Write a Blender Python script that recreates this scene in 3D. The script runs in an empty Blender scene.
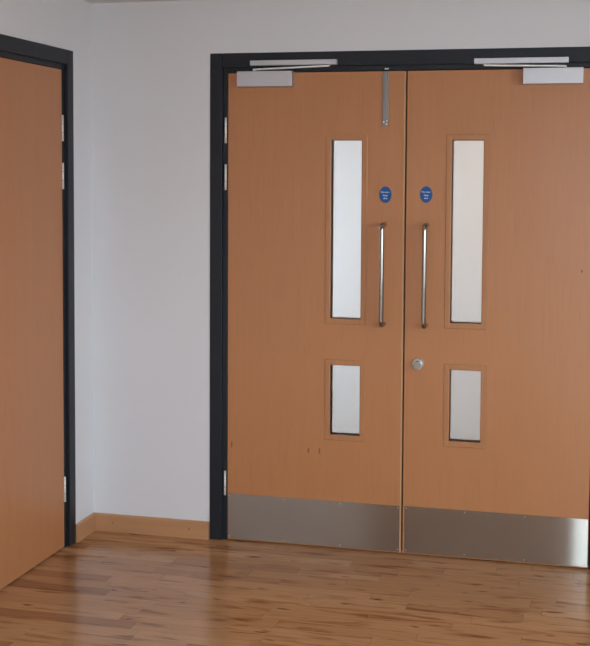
import bpy, bmesh, math, random
from mathutils import Vector, Matrix

random.seed(7)
S = bpy.context.scene
COL = S.collection

# ------------------------------------------------------------------ camera
FPX, PX, PY = 1178.97, 323.17, 248.27           # focal length and principal point, pixels of the 590x646 frame
CAM = Vector((1.6026, -4.872, 1.6034))
YAW, PITCH, ROLL = -0.2367, -0.0606, 0.0071
fwd = Vector((math.sin(YAW)*math.cos(PITCH), math.cos(YAW)*math.cos(PITCH), math.sin(PITCH)))
rgt = Vector((math.cos(YAW), -math.sin(YAW), 0)); upv = rgt.cross(fwd)
r2 = math.cos(ROLL)*rgt + math.sin(ROLL)*upv
u2 = -math.sin(ROLL)*rgt + math.cos(ROLL)*upv
cd = bpy.data.cameras.new('camera'); cam = bpy.data.objects.new('camera', cd); COL.objects.link(cam)
cd.sensor_fit = 'HORIZONTAL'; cd.sensor_width = 36.0; cd.lens = FPX/590*36
cd.shift_x = (295-PX)/590; cd.shift_y = (PY-323)/590; cd.clip_start = 0.05
M = Matrix((r2, u2, -fwd)).transposed().to_4x4(); M.translation = CAM
cam.matrix_world = M
S.camera = cam

# ------------------------------------------------------------------ sky, exposure
w = bpy.data.worlds.new('overcast_sky'); S.world = w; w.use_nodes = True
bg = w.node_tree.nodes['Background']
bg.inputs[0].default_value = (0.735, 0.885, 1.0, 1)
bg.inputs[1].default_value = 2.1
S.view_settings.view_transform = 'Standard'; S.view_settings.look = 'None'
S.view_settings.gamma = 1.0; S.view_settings.use_curve_mapping = False
S.view_settings.exposure = 2.18

# room layout (metres): doors' wall faces -y at y = 0, floor z = 0
XL, XR, YB, ZC = -0.634, 3.3, -7.3, 2.36        # left wall, right wall, rear wall, ceiling
CY0, CY1, CXL, CXR = 0.15, 2.15, -1.35, 3.3      # passage beyond the double doors
T = 0.15                                        # wall thickness
HEAD, LEAF_T = 2.045, 0.044
# window openings: right wall (y0, y1, z0, z1), rear wall (x0, x1, z0, z1), passage end wall (y0, y1, z0, z1)
WIN_R = [(-3.05, -1.55, 0.75, 2.27), (-5.05, -3.55, 0.75, 2.27)]
WIN_B = (1.29, 3.10, 0.03, 2.25)
WIN_P = (0.42, 1.90, 0.90, 2.28)

def portal(name, loc, rot, sx, sy):
    l = bpy.data.lights.new(name, 'AREA'); l.shape = 'RECTANGLE'; l.size = sx; l.size_y = sy
    l.cycles.is_portal = True
    o = bpy.data.objects.new(name, l); o.location = loc; o.rotation_euler = rot; COL.objects.link(o)
for (a, b, c, d) in WIN_R:
    portal('daylight_portal', (XR+T+.02, (a+b)/2, (c+d)/2), (0, math.radians(90), 0), d-c, b-a)
a, b, c, d = WIN_B
portal('daylight_portal', ((a+b)/2, YB-T-.02, (c+d)/2), (math.radians(90), 0, 0), b-a, d-c)
a, b, c, d = WIN_P
portal('daylight_portal', (CXL-T-.02, (a+b)/2, (c+d)/2), (0, math.radians(-90), 0), d-c, b-a)

pl_ = bpy.data.lights.new('passage_warm_fill', 'AREA'); pl_.shape = 'RECTANGLE'; pl_.size = 1.2; pl_.size_y = .3  # unseen warm fill light, added to brighten and warm the door glass from behind
pl_.energy = 3.4; pl_.color = (1, .80, .58)
po_ = bpy.data.objects.new('passage_warm_fill', pl_); po_.location = (1.45, 1.15, ZC-.02); COL.objects.link(po_)

# ------------------------------------------------------------------ materials
def mat(name):
    m = bpy.data.materials.new(name); m.use_nodes = True
    return m, m.node_tree.nodes, m.node_tree.links, m.node_tree.nodes['Principled BSDF']
def rgba(c): return (c[0], c[1], c[2], 1)
def ramp(n, stops):
    r = n.new('ShaderNodeValToRGB'); e = r.color_ramp.elements
    while len(e) < len(stops): e.new(0.5)
    for el, (p, c) in zip(e, stops): el.position = p; el.color = rgba(c)
    return r
def mixc(n, l, mode, fac, a, b):
    m = n.new('ShaderNodeMix'); m.data_type = 'RGBA'; m.blend_type = mode
    for sock, v in ((m.inputs[0], fac), (m.inputs[6], a), (m.inputs[7], b)):
        if hasattr(v, 'links'): l.new(v, sock)
        else: sock.default_value = v if not isinstance(v, tuple) else rgba(v)
    return m.outputs[2]
def noise(n, l, vec, scale, detail=3, rough=0.5, dist=0.0):
    t = n.new('ShaderNodeTexNoise'); t.inputs['Scale'].default_value = scale
    t.inputs['Detail'].default_value = detail; t.inputs['Roughness'].default_value = rough
    t.inputs['Distortion'].default_value = dist
    l.new(vec, t.inputs['Vector']); return t.outputs['Fac']
def mapped(n, l, vec, scale, loc=(0, 0, 0)):
    m = n.new('ShaderNodeMapping'); m.inputs['Scale'].default_value = scale; m.inputs['Location'].default_value = loc
    l.new(vec, m.inputs['Vector']); return m.outputs[0]
def bump(n, l, b, h, strength, dist):
    k = n.new('ShaderNodeBump'); k.inputs['Strength'].default_value = strength; k.inputs['Distance'].default_value = dist
    l.new(h, k.inputs['Height']); l.new(k.outputs[0], b.inputs['Normal'])

def paint(name, col, rough=0.85, tex=0.0):
    m, n, l, b = mat(name)
    b.inputs['Base Color'].default_value = rgba(col); b.inputs['Roughness'].default_value = rough
    if tex:
        g = n.new('ShaderNodeNewGeometry')
        bump(n, l, b, noise(n, l, g.outputs['Position'], 160, 2), tex, 0.002)
    return m
def wood(name, c0, c1, c2, rough, axis='z', seed=0.0, spec=0.5, knots=True):
    """fine straight grain along the axis, faint figure, a few pin knots"""
    m, n, l, b = mat(name)
    g = n.new('ShaderNodeNewGeometry'); P = g.outputs['Position']
    k = {'z': (1, 1, .02), 'x': (.02, 1, 1), 'y': (1, .02, 1)}[axis]
    fine = noise(n, l, mapped(n, l, P, k, (seed, 0, seed)), 120, 4, .6)
    broad = noise(n, l, mapped(n, l, P, tuple(v**.55 for v in k), (seed*2, 1, 0)), 11, 3, .55, .8)
    fr = ramp(n, [(.32, c0), (.68, c1)]); l.new(fine, fr.inputs[0])
    br = ramp(n, [(.30, (0, 0, 0)), (.75, (1, 1, 1))]); l.new(broad, br.inputs[0])
    col = mixc(n, l, 'MIX', br.outputs[0], fr.outputs[0], c2)
    half = n.new('ShaderNodeMix'); half.data_type = 'RGBA'; half.inputs[0].default_value = .45
    l.new(fr.outputs[0], half.inputs[6]); l.new(col, half.inputs[7]); col = half.outputs[2]
    fl = noise(n, l, mapped(n, l, P, tuple(.12+.88*v for v in k), (0, seed, 3)), 55, 2, .5)
    flr = ramp(n, [(.55, (1, 1, 1)), (.80, (.95, .93, .91))]); l.new(fl, flr.inputs[0])
    col = mixc(n, l, 'MULTIPLY', 1.0, col, flr.outputs[0])
    l.new(col, b.inputs['Base Color'])
    b.inputs['Roughness'].default_value = rough; b.inputs['Specular IOR Level'].default_value = spec
    bump(n, l, b, fine, .03, .0004)
    return m
def metal(name, col, rough, aniso=0.0, uvgrain=False):
    m, n, l, b = mat(name)
    b.inputs['Base Color'].default_value = rgba(col); b.inputs['Metallic'].default_value = 1
    b.inputs['Roughness'].default_value = rough
    if aniso:
        t = n.new('ShaderNodeTangent'); t.direction_type = 'UV_MAP'; t.uv_map = 'UVMap'
        l.new(t.outputs[0], b.inputs['Tangent']); b.inputs['Anisotropic'].default_value = aniso
        g = n.new('ShaderNodeNewGeometry')
        f = noise(n, l, mapped(n, l, g.outputs['Position'], (.03, 1, 1)), 700, 2, .6)
        r = ramp(n, [(.3, tuple(v*.86 for v in col)), (.7, col)]); l.new(f, r.inputs[0])
        l.new(r.outputs[0], b.inputs['Base Color'])
    return m

def brushed(name, col, rough, aniso):
    """steel brushed along its length (u): reflections smear across the grain"""
    m, n, l, b = mat(name); n.remove(b)
    gl = n.new('ShaderNodeBsdfAnisotropic'); gl.inputs['Roughness'].default_value = rough
    gl.inputs['Anisotropy'].default_value = aniso
    t = n.new('ShaderNodeTangent'); t.direction_type = 'UV_MAP'; t.uv_map = 'UVMap'; l.new(t.outputs[0], gl.inputs['Tangent'])
    g = n.new('ShaderNodeNewGeometry')
    f = noise(n, l, mapped(n, l, g.outputs['Position'], (.03, 1, 1)), 700, 2, .6)
    r = ramp(n, [(.3, tuple(v*.88 for v in col)), (.7, col)]); l.new(f, r.inputs[0]); l.new(r.outputs[0], gl.inputs['Color'])
    l.new(gl.outputs[0], n['Material Output'].inputs['Surface'])
    return m

DOOR_C = ((.512, .212, .083), (.545, .230, .093), (.495, .200, .078))
M_wall = paint('white_wall_paint', (.80, .778, .785), .9, .06)
M_ceil = paint('ceiling_paint', (.80, .785, .785), .9, .05)
M_frame = paint('dark_slate_gloss_paint', (.0135, .0160, .0215), .45, .02); M_frame.node_tree.nodes['Principled BSDF'].inputs['Specular IOR Level'].default_value = .38
M_door = wood('door_veneer', *DOOR_C, rough=.33, spec=.5)
M_door2 = wood('door_veneer_matched', *DOOR_C, rough=.33, seed=3.7, spec=.5)
M_door3 = wood('side_door_veneer', *DOOR_C, rough=.33, seed=8.1, spec=.5)
M_bead = wood('beech_glazing_bead', (.46, .192, .076), (.53, .232, .094), (.49, .204, .080), rough=.4, seed=1.3)
M_lip = wood('hardwood_lipping', (.56, .30, .145), (.61, .34, .17), (.58, .32, .155), rough=.45, seed=2.2)
M_skirt = wood('beech_skirting', (.51, .25, .115), (.57, .29, .14), (.53, .265, .125), rough=.4, axis='x', seed=5)
M_steel = brushed('brushed_stainless_steel', (.47, .440, .390), .160, .88)
M_tube = metal('satin_stainless_tube', (.36, .325, .295), .12)
M_hinge = metal('bright_zinc_steel', (.92, .92, .88), .5); M_hinge.node_tree.nodes['Principled BSDF'].inputs['Metallic'].default_value = .35
M_silver = metal('silver_coated_aluminium', (.66, .65, .67), .5)
M_grey = metal('dull_grey_steel', (.30, .29, .28), .5)
M_rose = metal('polished_steel_rose', (.85, .85, .85), .28)
M_turn = metal('worn_grey_steel', (.36, .33, .29), .45)
M_dull = metal('dull_screw_steel', (.60, .57, .53), .45)
M_screw = metal('screw_steel', (.80, .80, .78), .3)
M_blue = paint('blue_sign_plastic', (.004, .085, .30), .4)
M_white = paint('white_print', (.82, .85, .88), .6)
M_plug = paint('brown_wood_plug', (.26, .12, .05), .6)
M_knot = paint('red_brown_knot', (.27, .088, .033), .5)
M_rubber = paint('black_gasket', (.012, .010, .009), .7)
M_ground = paint('grey_paving', (.42, .41, .39), .9)
M_pvc = paint('white_window_frame', (.8, .8, .8), .4)
M_pfloor = paint('passage_vinyl', (.42, .40, .37), .5)

m, n, l, b = mat('obscured_glass'); M_glass = m
b.inputs['Base Color'].default_value = (.95, .97, .97, 1); b.inputs['Transmission Weight'].default_value = 1
b.inputs['Roughness'].default_value = .28; b.inputs['IOR'].default_value = 1.2

# strip floor: colour and grain offset come from each plank's own "tone" attribute
m, n, l, b = mat('lacquered_strip_floor'); M_floor = m
at = n.new('ShaderNodeAttribute'); at.attribute_name = 'tone'
sep = n.new('ShaderNodeSeparateColor'); l.new(at.outputs['Color'], sep.inputs[0])
g = n.new('ShaderNodeNewGeometry')
off = n.new('ShaderNodeVectorMath'); off.operation = 'SCALE'; off.inputs[0].default_value = (37, 23, 11)
l.new(sep.outputs[1], off.inputs['Scale'])
add = n.new('ShaderNodeVectorMath'); add.operation = 'ADD'
l.new(g.outputs['Position'], add.inputs[0]); l.new(off.outputs[0], add.inputs[1]); P = add.outputs[0]
base = ramp(n, [(0, (.33, .140, .055)), (.30, (.49, .240, .104)), (.75, (.54, .273, .122)), (1, (.60, .330, .160))])
l.new(sep.outputs[0], base.inputs[0])
fine = noise(n, l, mapped(n, l, P, (.06, 1, 1)), 120, 4, .6)
fr = ramp(n, [(.30, (.84, .82, .80)), (.70, (1.08, 1.08, 1.08))]); l.new(fine, fr.inputs[0])
col = mixc(n, l, 'MULTIPLY', 1.0, base.outputs[0], fr.outputs[0])
heart = noise(n, l, mapped(n, l, P, (.16, 1, 1)), 26, 3, .5, .4)       # darker heartwood streaks
hr = ramp(n, [(.53, (1, 1, 1)), (.70, (.50, .38, .29))]); l.new(heart, hr.inputs[0])
col = mixc(n, l, 'MULTIPLY', 1.0, col, hr.outputs[0])
kn = noise(n, l, mapped(n, l, P, (.30, 1, 1), (5, 9, 2)), 34, 1, .4)       # small dark knots
kr = ramp(n, [(.70, (1, 1, 1)), (.79, (.32, .19, .12))]); l.new(kn, kr.inputs[0])
col = mixc(n, l, 'MULTIPLY', 1.0, col, kr.outputs[0])
l.new(col, b.inputs['Base Color'])
b.inputs['Roughness'].default_value = .19; b.inputs['IOR'].default_value = 1.42
bump(n, l, b, noise(n, l, mapped(n, l, g.outputs['Position'], (.3, 1, 1)), 30, 2), .04, .002)

# ------------------------------------------------------------------ mesh helpers
def box(bm, x0, x1, y0, y1, z0, z1, bev=0.0, seg=2):
    vs = [bm.verts.new(p) for p in ((x0,y0,z0),(x1,y0,z0),(x1,y1,z0),(x0,y1,z0),(x0,y0,z1),(x1,y0,z1),(x1,y1,z1),(x0,y1,z1))]
    fs = [bm.faces.new([vs[i] for i in q]) for q in ((0,3,2,1),(4,5,6,7),(0,1,5,4),(1,2,6,5),(2,3,7,6),(3,0,4,7))]
    if bev:
        es = list({e for f in fs for e in f.edges})
        bmesh.ops.bevel(bm, geom=es, offset=bev, segments=seg, affect='EDGES', profile=.5)
def tube(bm, pts, r, seg=14, cap=True):
    pts = [Vector(p) for p in pts]; rings = []
    for i, p in enumerate(pts):
        t = (pts[min(i+1, len(pts)-1)]-pts[max(i-1, 0)]).normalized()
        a = Vector((1, 0, 0)) if abs(t.x) < .9 else Vector((0, 1, 0))
        u = t.cross(a).normalized(); v = t.cross(u)
        rings.append([bm.verts.new(p+r*(math.cos(q)*u+math.sin(q)*v)) for q in (2*math.pi*k/seg for k in range(seg))])
    for A, B in zip(rings, rings[1:]):
        for k in range(seg): bm.faces.new((A[k], A[(k+1) % seg], B[(k+1) % seg], B[k])).smooth = True
    if cap: bm.faces.new(rings[0]); bm.faces.new(rings[-1])
def disc(bm, x, z, y0, y1, rx, rz, seg=40, bev=0.0):
    """a round plate facing -y, from y0 (back) to y1 (front)"""
    prof = [(y0, 1), (y1+bev, 1)] + ([(y1, 1-bev/rx)] if bev else [(y1, 1)])
    R = [[bm.verts.new((x+rx*s*math.cos(q), y, z+rz*s*math.sin(q))) for q in (2*math.pi*k/seg for k in range(seg))] for y, s in prof]
    for A, B in zip(R, R[1:]):
        for k in range(seg): bm.faces.new((A[k], A[(k+1) % seg], B[(k+1) % seg], B[k]))
    bm.faces.new(R[0]); bm.faces.new(R[-1])
def holed(bm, w, h, t, holes, z0=0.0):
    """a slab w x h x t (front at y=0, back y=t) with rectangular through holes (x0,x1,z0,z1)"""
    xs = sorted({0, w, *[v for q in holes for v in q[:2]]}); zs = sorted({z0, h, *[v for q in holes for v in q[2:]]})
    V = {}
    def v(i, j, s):
        if (i, j, s) not in V: V[i, j, s] = bm.verts.new((xs[i], t*s, zs[j]))
        return V[i, j, s]
    def solid(i, j):
        if not (0 <= i < len(xs)-1 and 0 <= j < len(zs)-1): return False
        cx, cz = (xs[i]+xs[i+1])/2, (zs[j]+zs[j+1])/2
        return not any(a < cx < b and c < cz < d for a, b, c, d in holes)
    for i in range(len(xs)-1):
        for j in range(len(zs)-1):
            if not solid(i, j): continue
            bm.faces.new((v(i,j,0), v(i+1,j,0), v(i+1,j+1,0), v(i,j+1,0)))
            bm.faces.new((v(i,j,1), v(i,j+1,1), v(i+1,j+1,1), v(i+1,j,1)))
            if not solid(i-1, j): bm.faces.new((v(i,j,0), v(i,j+1,0), v(i,j+1,1), v(i,j,1)))
            if not solid(i+1, j): bm.faces.new((v(i+1,j,0), v(i+1,j,1), v(i+1,j+1,1), v(i+1,j+1,0)))
            if not solid(i, j-1): bm.faces.new((v(i,j,0), v(i,j,1), v(i+1,j,1), v(i+1,j,0)))
            if not solid(i, j+1): bm.faces.new((v(i,j+1,0), v(i+1,j+1,0), v(i+1,j+1,1), v(i,j+1,1)))
def ring(bm, x0, x1, z0, z1, prof):
    """a mitred rectangular ring; prof = [(outset, y)], a closed section"""
    R = [[bm.verts.new(p) for p in ((x0-o, y, z0-o), (x1+o, y, z0-o), (x1+o, y, z1+o), (x0-o, y, z1+o))] for o, y in prof]
    for i in range(len(R)):
        A, B = R[i], R[(i+1) % len(R)]
        for k in range(4): bm.faces.new((A[k], A[(k+1) % 4], B[(k+1) % 4], B[k]))
def obj(name, bm, material, parent=None, loc=(0, 0, 0), smooth=False, label=None):
    bmesh.ops.recalc_face_normals(bm, faces=bm.faces)
    me = bpy.data.meshes.new(name); bm.to_mesh(me); bm.free()
    uv = me.uv_layers.new(name='UVMap')
    for lp in me.loops:
        c = me.vertices[lp.vertex_index].co; uv.data[lp.index].uv = (c.x, c.z)
    me.materials.append(material)
    o = bpy.data.objects.new(name, me); COL.objects.link(o); o.location = loc
    if parent: o.parent = parent
    if label: o['label'] = label
    return o
def mesh(name, fn, material, parent=None, loc=(0, 0, 0), label=None):
    bm = bmesh.new(); fn(bm); return obj(name, bm, material, parent, loc, label=label)
def bx(name, material, parent, *d, bev=0.0, label=None):
    return mesh(name, lambda bm: box(bm, *d, bev=bev), material, parent, label=label)
def tag(o, label, cat, kind=None, group=None):
    o['label'] = label; o['category'] = cat
    if kind: o['kind'] = kind
    if group: o['group'] = group
    return o
def struct(name, fn, material, label, cat, loc=(0, 0, 0)):
    return tag(mesh(name, fn, material, None, loc), label, cat, 'structure')
def empty(name, loc=(0, 0, 0), rz=0):
    o = bpy.data.objects.new(name, None); o.empty_display_size = .1; COL.objects.link(o)
    o.location = loc; o.rotation_euler = (0, 0, rz); return o

# ------------------------------------------------------------------ room shell
LEFT_Y1, LEFT_W = -0.2785, 0.83                    # side door: hinge edge and leaf width
LEFT_Y0 = LEFT_Y1-LEFT_W
FW = 0.08                                          # visible frame width
DX0, DX1 = 0.0, 1.556                              # double door opening between frame edges
def wall_back(bm):
    box(bm, XL-T, DX0-.078, 0, T, 0, ZC); box(bm, DX1+.078, XR+T, 0, T, 0, ZC)
    box(bm, DX0-.078, DX1+.078, 0, T, 2.128, ZC)
struct('wall_back', wall_back, M_wall, 'white painted wall holding the double doors', 'wall')
def wall_left(bm):
    box(bm, XL-T, XL, LEFT_Y1+.078, 0, 0, ZC); box(bm, XL-T, XL, YB, LEFT_Y0-.078, 0, ZC)
    box(bm, XL-T, XL, LEFT_Y0-.078, LEFT_Y1+.078, 2.128, ZC)
struct('wall_left', wall_left, M_wall, 'white painted wall around the single side door', 'wall')
def wall_right(bm):
    ys = sorted([YB, 0]+[v for q in WIN_R for v in q[:2]])
    for i, (p, q) in enumerate(zip(ys, ys[1:])):
        if any(a <= p and q <= b for a, b, c, d in WIN_R):
            c, d = WIN_R[0][2:]
            box(bm, XR, XR+T, p, q, 0, c); box(bm, XR, XR+T, p, q, d, ZC)
        else: box(bm, XR, XR+T, p, q, 0, ZC)
struct('wall_right', wall_right, M_wall, 'white painted wall with two square windows', 'wall')
def wall_front(bm):
    a, b, c, d = WIN_B
    box(bm, XL-T, a, YB-T, YB, 0, ZC); box(bm, b, XR+T, YB-T, YB, 0, ZC)
    box(bm, a, b, YB-T, YB, 0, c); box(bm, a, b, YB-T, YB, d, ZC)
struct('wall_front', wall_front, M_wall, 'white painted wall with one wide window facing the double doors', 'wall')
struct('ceiling', lambda bm: box(bm, XL-T, XR+T, YB-T, T, ZC, ZC+.15), M_ceil, 'off-white painted ceiling over the room', 'ceiling')
floor = struct('floor', lambda bm: box(bm, XL-T, XR+T, YB-T, T, -.15, -.006), M_rubber, 'glossy brown hardwood strip floor with dark knots and streaks', 'floor')

# windows of the room
def window(name, x0, x1, z0, z1, loc, rz, bars, label):
    e = tag(empty(name, loc, rz), label, 'window', 'structure')
    mesh('window_frame', lambda bm: ring(bm, x0, x1, z0, z1, [(0, -.03), (0, .03), (-.05, .03), (-.05, -.03)]), M_pvc, e)
    for q in bars: bx('mullion', M_pvc, e, q-.025, q+.025, -.025, .025, z0+.05, z1-.05)
    return e
for k, (a, b, c, d) in enumerate(WIN_R):
    window('window_%d' % (k+1), -(b-a)/2, (b-a)/2, c, d, (XR+T/2, (a+b)/2, 0), math.pi/2, [0], 'white framed two-light window %s' % ('opposite the side door, next to the double doors' if k == 0 else 'further from the double doors on the same wall'))
a, b, c, d = WIN_B
window('window_3', a, b, c, d, (0, YB-T/2, 0), 0, [(a+b)/2], 'tall wide white framed window facing the double doors')
a, b, c, d = WIN_P
window('window_4', -(b-a)/2, (b-a)/2, c, d, (CXL-T/2, (a+b)/2, 0), math.pi/2, [], 'white framed window at the end of the passage')
struct('ground', lambda bm: box(bm, -80, 80, -80, 80, -.6, -.5), M_ground, 'grey paved ground outside the building', 'ground')

# passage beyond the double doors, seen only through the glass
struct('wall_passage_far', lambda bm: box(bm, CXL-T, CXR+T, CY1, CY1+T, 0, ZC), M_wall, 'plain white passage wall beyond the door glass', 'wall')
def wpl(bm):
    a, b, c, d = WIN_P
    box(bm, CXL-T, CXL, T, a, 0, ZC); box(bm, CXL-T, CXL, b, CY1, 0, ZC)
    box(bm, CXL-T, CXL, a, b, 0, c); box(bm, CXL-T, CXL, a, b, d, ZC)
struct('wall_passage_window_end', wpl, M_wall, 'white passage end wall with a window', 'wall')
struct('wall_passage_closed_end', lambda bm: box(bm, CXR, CXR+T, T, CY1, 0, ZC), M_wall, 'white passage end wall without a window', 'wall')
struct('wall_passage_near', lambda bm: box(bm, CXL-T, XL-T, 0, T, 0, ZC), M_wall, 'short white passage wall beside the double doors', 'wall')
struct('ceiling_passage', lambda bm: box(bm, CXL-T, CXR+T, T, CY1+T, ZC, ZC+.15), M_ceil, 'white ceiling over the passage beyond', 'ceiling')
struct('floor_passage', lambda bm: box(bm, CXL-T, CXR+T, T, CY1+T, -.15, 0), M_pfloor, 'pale vinyl passage floor beyond the doors', 'floor')

# floor strips: single planks where the photograph shows them, the rest of the room as one field
PW_ = 0.071; GAP = 0.0005
def plank_rows(y_from, y_to, x0, x1, rnd):
    y = y_from
    while y > y_to+1e-6:
        yb = max(y-PW_, y_to)
        x = x0; nxt = x0+rnd.uniform(.12, .75)
        while x < x1-1e-6:
            if nxt > x1-.12: nxt = x1
            yield x, nxt, yb, y
            x = nxt; nxt = x+rnd.choice((rnd.uniform(.28, .55), rnd.uniform(.45, .95)))
        y = yb
def tone(me, cols):
    at = me.color_attributes.new('tone', 'FLOAT_COLOR', 'CORNER')
    for p in me.polygons:
        for li in p.loop_indices: at.data[li].color = cols[p.index]
rnd = random.Random(21)
PX0, PX1, PY1 = XL-.05, 2.19, -1.917
def plank_box(bm, x0, x1, y0, y1, top):
    box(bm, x0+GAP, x1-GAP, y0+GAP, y1-GAP, -.006, top)
for x0, x1, y0, y1 in plank_rows(T, PY1, PX0, PX1, rnd):
    bm = bmesh.new(); plank_box(bm, x0, x1, y0, y1, rnd.uniform(-.0004, 0))
    p = obj('plank', bm, M_floor, floor)
    c = (rnd.betavariate(2.2, 2.0), rnd.random(), 0, 1); tone(p.data, [c]*len(p.data.polygons))
bm = bmesh.new(); cols = []
for rect in ((T, PY1, PX1, XR), (PY1, YB, PX0, XR)):
    for x0, x1, y0, y1 in plank_rows(*rect, rnd):
        plank_box(bm, x0, x1, y0, y1, rnd.uniform(-.0004, 0)); c = (rnd.betavariate(2.2, 2.0), rnd.random(), 0, 1); cols += [c]*6
p = obj('plank_field', bm, M_floor, floor); tone(p.data, cols); p['kind'] = 'stuff'

# skirting boards
SKH = .078
def skirt_profile(bm, a, b, along):
    """board of thickness .016 with a softened top edge"""
    sec = [(0, 0), (.016, 0), (.016, SKH-.006), (.0125, SKH-.001), (.009, SKH), (0, SKH)]
    E = []
    for s in (a, b):
        E.append([bm.verts.new((s, -d, z) if along == 'x' else (XL+d, s, z)) for d, z in sec])
    k = len(sec)
    for i in range(k): bm.faces.new((E[0][i], E[0][(i+1) % k], E[1][(i+1) % k], E[1][i]))
    bm.faces.new(E[0]); bm.faces.new(E[1])
sb = struct('baseboard_back', lambda bm: skirt_profile(bm, XL, DX0-FW, 'x'), M_skirt, 'short beech skirting board below the wall between the two doors', 'skirting')
for (x, z) in ((-.535, .043), (-.17, .042)):
    mesh('screw_plug', lambda bm: disc(bm, x, z, -.0155, -.0168, .004, .004, 14), M_plug, sb)
M_skirt_y = wood('beech_skirting_return', (.51, .25, .115), (.57, .29, .14), (.53, .265, .125), rough=.4, axis='y', seed=6)
struct('baseboard_left', lambda bm: skirt_profile(bm, LEFT_Y1+FW, -.016, 'y'), M_skirt_y, 'stub of beech skirting between side door frame and room corner', 'skirting')
struct('baseboard_right', lambda bm: skirt_profile(bm, DX1+FW, XR, 'x'), M_skirt, 'beech skirting board running on past the steel-plated leaf with the lock', 'skirting')

# ------------------------------------------------------------------ door frames (local: opening 0..w along x, front towards -y)
def door_frame(name, w, label, loc, rz):
    e = tag(empty(name, loc, rz), label, 'door frame', 'structure')
    FO, FI, DEP = -.004, .010, .145                 # outer band face, rebated inner strip face, back
    HT = 2.1305
    def jamb(bm, s):
        x = (lambda v: -v) if s < 0 else (lambda v: w+v)
        def b(p, q, y0, y1):
            a_, b_ = sorted((x(p), x(q))); box(bm, a_, b_, y0, y1, 0, HT, bev=.0025)
        b(.024, FW, FO, DEP); b(.003, .026, FI, DEP-.002)
    for s in (-1, 1): mesh('jamb', lambda bm: jamb(bm, s), M_frame, e)
    def head(bm):
        box(bm, -.0238, w+.0238, FO, DEP, HEAD+.024, HT, bev=.0025); box(bm, -.0028, w+.0028, FI, DEP-.002, HEAD+.003, HEAD+.026, bev=.0025)
    mesh('head', head, M_frame, e)
    def stop(bm):
        for a_, b_ in ((-.003, .014), (w-.014, w+.003)): box(bm, a_, b_, .062, .085, 0, HEAD+.004)
        box(bm, .014, w-.014, .062, .085, HEAD-.014, HEAD+.004)
    mesh('door_stop', stop, M_frame, e)
    return e
tr1 = door_frame('trim_1', DX1, 'dark slate painted frame around the double doors', (0, 0, 0), 0)
tr2 = door_frame('trim_2', LEFT_W, 'dark slate painted frame around the single side door', (-.6302, LEFT_Y0, 0), math.pi/2)

# ------------------------------------------------------------------ doors
LEAF_Y = .008
HZ = ((1.745, 1.855), (1.543, 1.654), (.202, .310))
def hinge(parent, x, y):
    for z0, z1 in HZ:
        hz = bmesh.new(); tube(hz, [(x, y, z0), (x, y, z1)], .0048, 12)
        h = obj('hinge', hz, M_hinge, parent, label='bright steel hinge knuckle')
        k = (z1-z0)/3
        for q in (z0+k, z0+2*k):
            kb = bmesh.new(); tube(kb, [(x, y, q-.0006), (x, y, q+.0006)], .0050, 12); obj('knuckle_joint', kb, M_grey, h)
def glazing(door, x0, x1, z0, z1):
    bd = mesh('glazing_bead', lambda bm: ring(bm, x0, x1, z0, z1,
              [(.0245, .001), (.0245, -.0022), (.0225, -.0036), (.004, -.0036), (0, -.001), (0, .010), (.004, .010), (.004, .001)]), M_bead, door)
    mesh('glass_pane', lambda bm: box(bm, x0-.003, x1+.003, .0100, .0160, z0-.003, z1+.003), M_glass, bd, label='obscured glass pane')
    mesh('gasket', lambda bm: ring(bm, x0, x1, z0, z1, [(0, .0065), (0, .0100), (-.0007, .0100), (-.0007, .0065)]), M_rubber, bd)
    mesh('rear_bead', lambda bm: ring(bm, x0, x1, z0, z1, [(.02, LEAF_T+.003), (.02, LEAF_T), (.003, LEAF_T), (.003, .0165), (0, .0165), (0, LEAF_T+.003)]), M_bead, bd)
def kick_plate(door, x0, x1, z0, z1, nx):
    pl = mesh('kick_plate', lambda bm: box(bm, x0, x1, -.0017, 0, z0, z1, bev=.0005, seg=1), M_steel, door, label='brushed steel kick plate')
    for i in range(nx):
        x = x0+.007+(x1-x0-.014)*i/(nx-1)
        for z in (z0+.009, z1-.009):
            mesh('screw', lambda bm: disc(bm, x, z, -.0015, -.0026, .0024, .0024, 12, .0006), M_dull, pl)
def pull_handle(door, x, za, zb):
    r, pr, bend = .0098, .062, .020
    pts = [(x, 0, zb)]
    for k in range(8):
        a = math.pi/2*k/7; pts.append((x, -pr+bend-bend*math.sin(a), zb-bend+bend*math.cos(a)))
    for k in range(8):
        a = math.pi/2*k/7; pts.append((x, -pr+bend-bend*math.cos(a), za+bend-bend*math.sin(a)))
    pts.append((x, 0, za))
    h = mesh('pull_handle', lambda bm: tube(bm, pts, r, 20), M_tube, door, label='satin steel D-shaped pull handle')
    return h
def sign(door, x, z):
    s = mesh('fire_door_sign', lambda bm: disc(bm, x, z, 0, -.0016, .0262, .0345, 48, .0005), M_blue, door,
             label='blue oval fire door keep shut sign')
    for txt, dz in (('Fire door', .0075), ('keep', -.0060), ('shut', -.0185)):
        cu = bpy.data.curves.new('lettering', 'FONT'); cu.body = txt; cu.size = .0098; cu.align_x = 'CENTER'; cu.extrude = .0001; cu.offset = .0001
        tmp = bpy.data.objects.new('lettering_source', cu); COL.objects.link(tmp)
        me = bpy.data.meshes.new_from_object(tmp.evaluated_get(bpy.context.evaluated_depsgraph_get()))
        COL.objects.unlink(tmp); bpy.data.objects.remove(tmp)
        me.materials.clear(); me.materials.append(M_white)
        t = bpy.data.objects.new('lettering', me); COL.objects.link(t); t.parent = s
        t.location = (x, -.0018, z+dz); t.rotation_euler = (math.pi/2, 0, 0)
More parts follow.
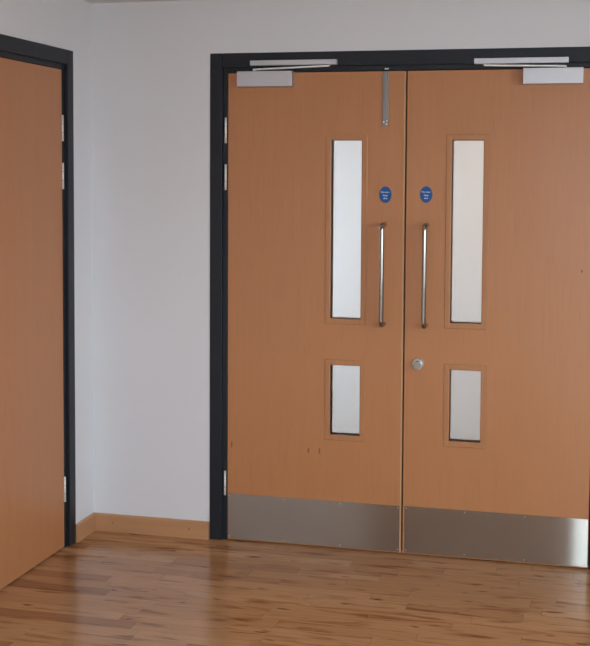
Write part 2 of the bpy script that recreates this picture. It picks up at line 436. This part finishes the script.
def leaf(name, w, holes, material, label, loc, rz=0):
    d = struct(name, lambda bm: holed(bm, w, HEAD, LEAF_T, holes, .006), material, label, 'door', loc)
    d.rotation_euler = (0, 0, rz)
    return d

# leaf beside the room corner: local x = world x
L1 = .7745
holes1 = [(.4590, .5900, 1.0005, 1.7575), (.4610, .5900, .4985, .7990)]
d1 = leaf('door_1', L1, holes1, M_door, 'beech double door leaf with a slim bolt at its top edge', (0, LEAF_Y, 0))
for q in holes1: glazing(d1, *q)
kick_plate(d1, .0015, .7675, .010, .2085, 4)
bx('edge_lipping', M_lip, d1, L1-.0062, L1+.0002, -.0006, LEAF_T, .0062, HEAD-.0002, label='pale hardwood edge strip')
bx('gap_light_block', M_rubber, d1, L1-.002, L1+.0062, .026, LEAF_T-.001, .0065, HEAD-.001)  # black strip added behind the meeting gap to keep passage light out
pull_handle(d1, .691, .984, 1.405)
sign(d1, .6925, 1.5300)
hinge(d1, -.0092, -.0085)
bt = mesh('surface_bolt', lambda bm: box(bm, .6772, .7020, -.006, 0, 1.816, 2.0445, bev=.0015), M_grey, d1, label='grey steel surface bolt')
bx('bolt_channel', M_screw, bt, .6845, .6947, -.0085, -.005, 1.845, 2.0440, bev=.001).data.materials[0] = M_grey
for x, z in ((.6835, 1.834), (.6955, 1.8245), (.6960, 1.838)):
    mesh('screw', lambda bm: disc(bm, x, z, -.005, -.0078, .0040, .0040, 14, .0008), M_screw, bt)
# knots in the veneer near the lower glass
for x, z, rx, rz in ((.3660, .4215, .0038, .013), (.4150, .4235, .0036, .014), (.0185, .428, .003, .016)):
    mesh('veneer_knot', lambda bm: disc(bm, x, z, .0004, -.0003, rx, rz, 20), M_knot, d1)

# leaf with the lock
X2 = .7820; L2 = DX1-X2-.003
holes2 = [(x0-X2, x1-X2, z0, z1) for x0, x1, z0, z1 in ((.9725, 1.1015, .9995, 1.7570), (.9745, 1.1035, .5005, .8010))]
d2 = leaf('door_2', L2, holes2, M_door2, 'beech double door leaf with a round steel lock', (X2, LEAF_Y, 0))
for q in holes2: glazing(d2, *q)
kick_plate(d2, .007, L2-.002, .010, .2100, 4)
pull_handle(d2, .8700-X2, .984, 1.405)
sign(d2, .8655-X2, 1.5325)
hinge(d2, DX1-X2+.0092, -.0085)
mesh('veneer_knot', lambda bm: disc(bm, 1.505-X2, 1.228, .0004, -.0003, .0036, .006, 20), M_knot, d2)
lx, lz = .8395-X2, .8190
lk = mesh('lock_rose', lambda bm: disc(bm, lx, lz, 0, -.011, .0255, .0255, 48, .004), M_rose, d2, label='round polished steel lock rose')
mesh('lock_turn', lambda bm: disc(bm, lx, lz, -.010, -.030, .0165, .0165, 36, .002), M_turn, lk, label='grey thumb turn')

# single side door in the other wall: local x runs along the wall towards the corner
d3 = leaf('door_3', LEFT_W, [], M_door3, 'plain beech single door beside the room corner', (-.6428, LEFT_Y0, 0), math.pi/2)
hinge(d3, LEFT_W-.0020, -.0045)

# ------------------------------------------------------------------ door closers (body on the leaf, guide rail on the frame)
def closer(body, rail, arm0, arm1, label):
    bxm = (body[0]+body[1])/2
    e = tag(empty('door_closer', (bxm, LEAF_Y, body[2])), label, 'door closer', group='overhead closers of the double doors')
    def part(name, m, x0, x1, y0, y1, z0, z1, bev=.001, parent=None):
        return mesh(name, lambda bm: box(bm, x0-bxm, x1-bxm, y0-LEAF_Y, y1-LEAF_Y, z0-body[2], z1-body[2], bev=bev), m, parent or e)
    part('body', M_silver, body[0], body[1], -.042, LEAF_Y, body[2], body[3], .002)
    part('guide_rail', M_silver, rail[0], rail[1], -.026, -.004, rail[2], rail[3], .0012)
    # flat arm between spindle and rail slider
    bm = bmesh.new()
    (xa, za), (xb, zb) = arm0, arm1; h = .0030
    vs = [bm.verts.new((x-bxm, y-LEAF_Y, z+s*h-body[2])) for x, z in ((xa, za), (xb, zb)) for y in (-.034, -.012) for s in (-1, 1)]
    bmesh.ops.convex_hull(bm, input=vs)
    a = obj('arm', bm, M_hinge, e, label='slim silver closer arm')
    sp = bmesh.new(); tube(sp, [(xa-bxm, -.023-LEAF_Y, body[3]-.001-body[2]), (xa-bxm, -.023-LEAF_Y, za+.0035-body[2])], .0075, 14); obj('spindle', sp, M_screw, a)
    sl = bmesh.new(); tube(sl, [(xb-bxm, -.016-LEAF_Y, zb-body[2]), (xb-bxm, -.016-LEAF_Y, rail[2]+.001-body[2])], .005, 12); obj('slider', sl, M_screw, a)
    return e
closer((.0530, .2960, 1.9840, 2.0490), (.1070, .4850, 2.0740, 2.0955), (.1260, 2.0570), (.4520, 2.0680),
       'silver overhead door closer on the leaf with the slim bolt')
closer((1.2590, 1.4965, 1.9820, 2.0460), (1.0605, 1.4375, 2.0665, 2.0890), (1.4240, 2.0525), (1.1010, 2.0600),
       'silver overhead door closer on the leaf with the round lock')
# strike plate of the bolt, fixed to the frame head
bx('strike_plate', M_screw, tr1, .6840, .7010, .0065, .0105, HEAD+.007, HEAD+.0135, bev=.0005, label='small steel strike for the bolt')
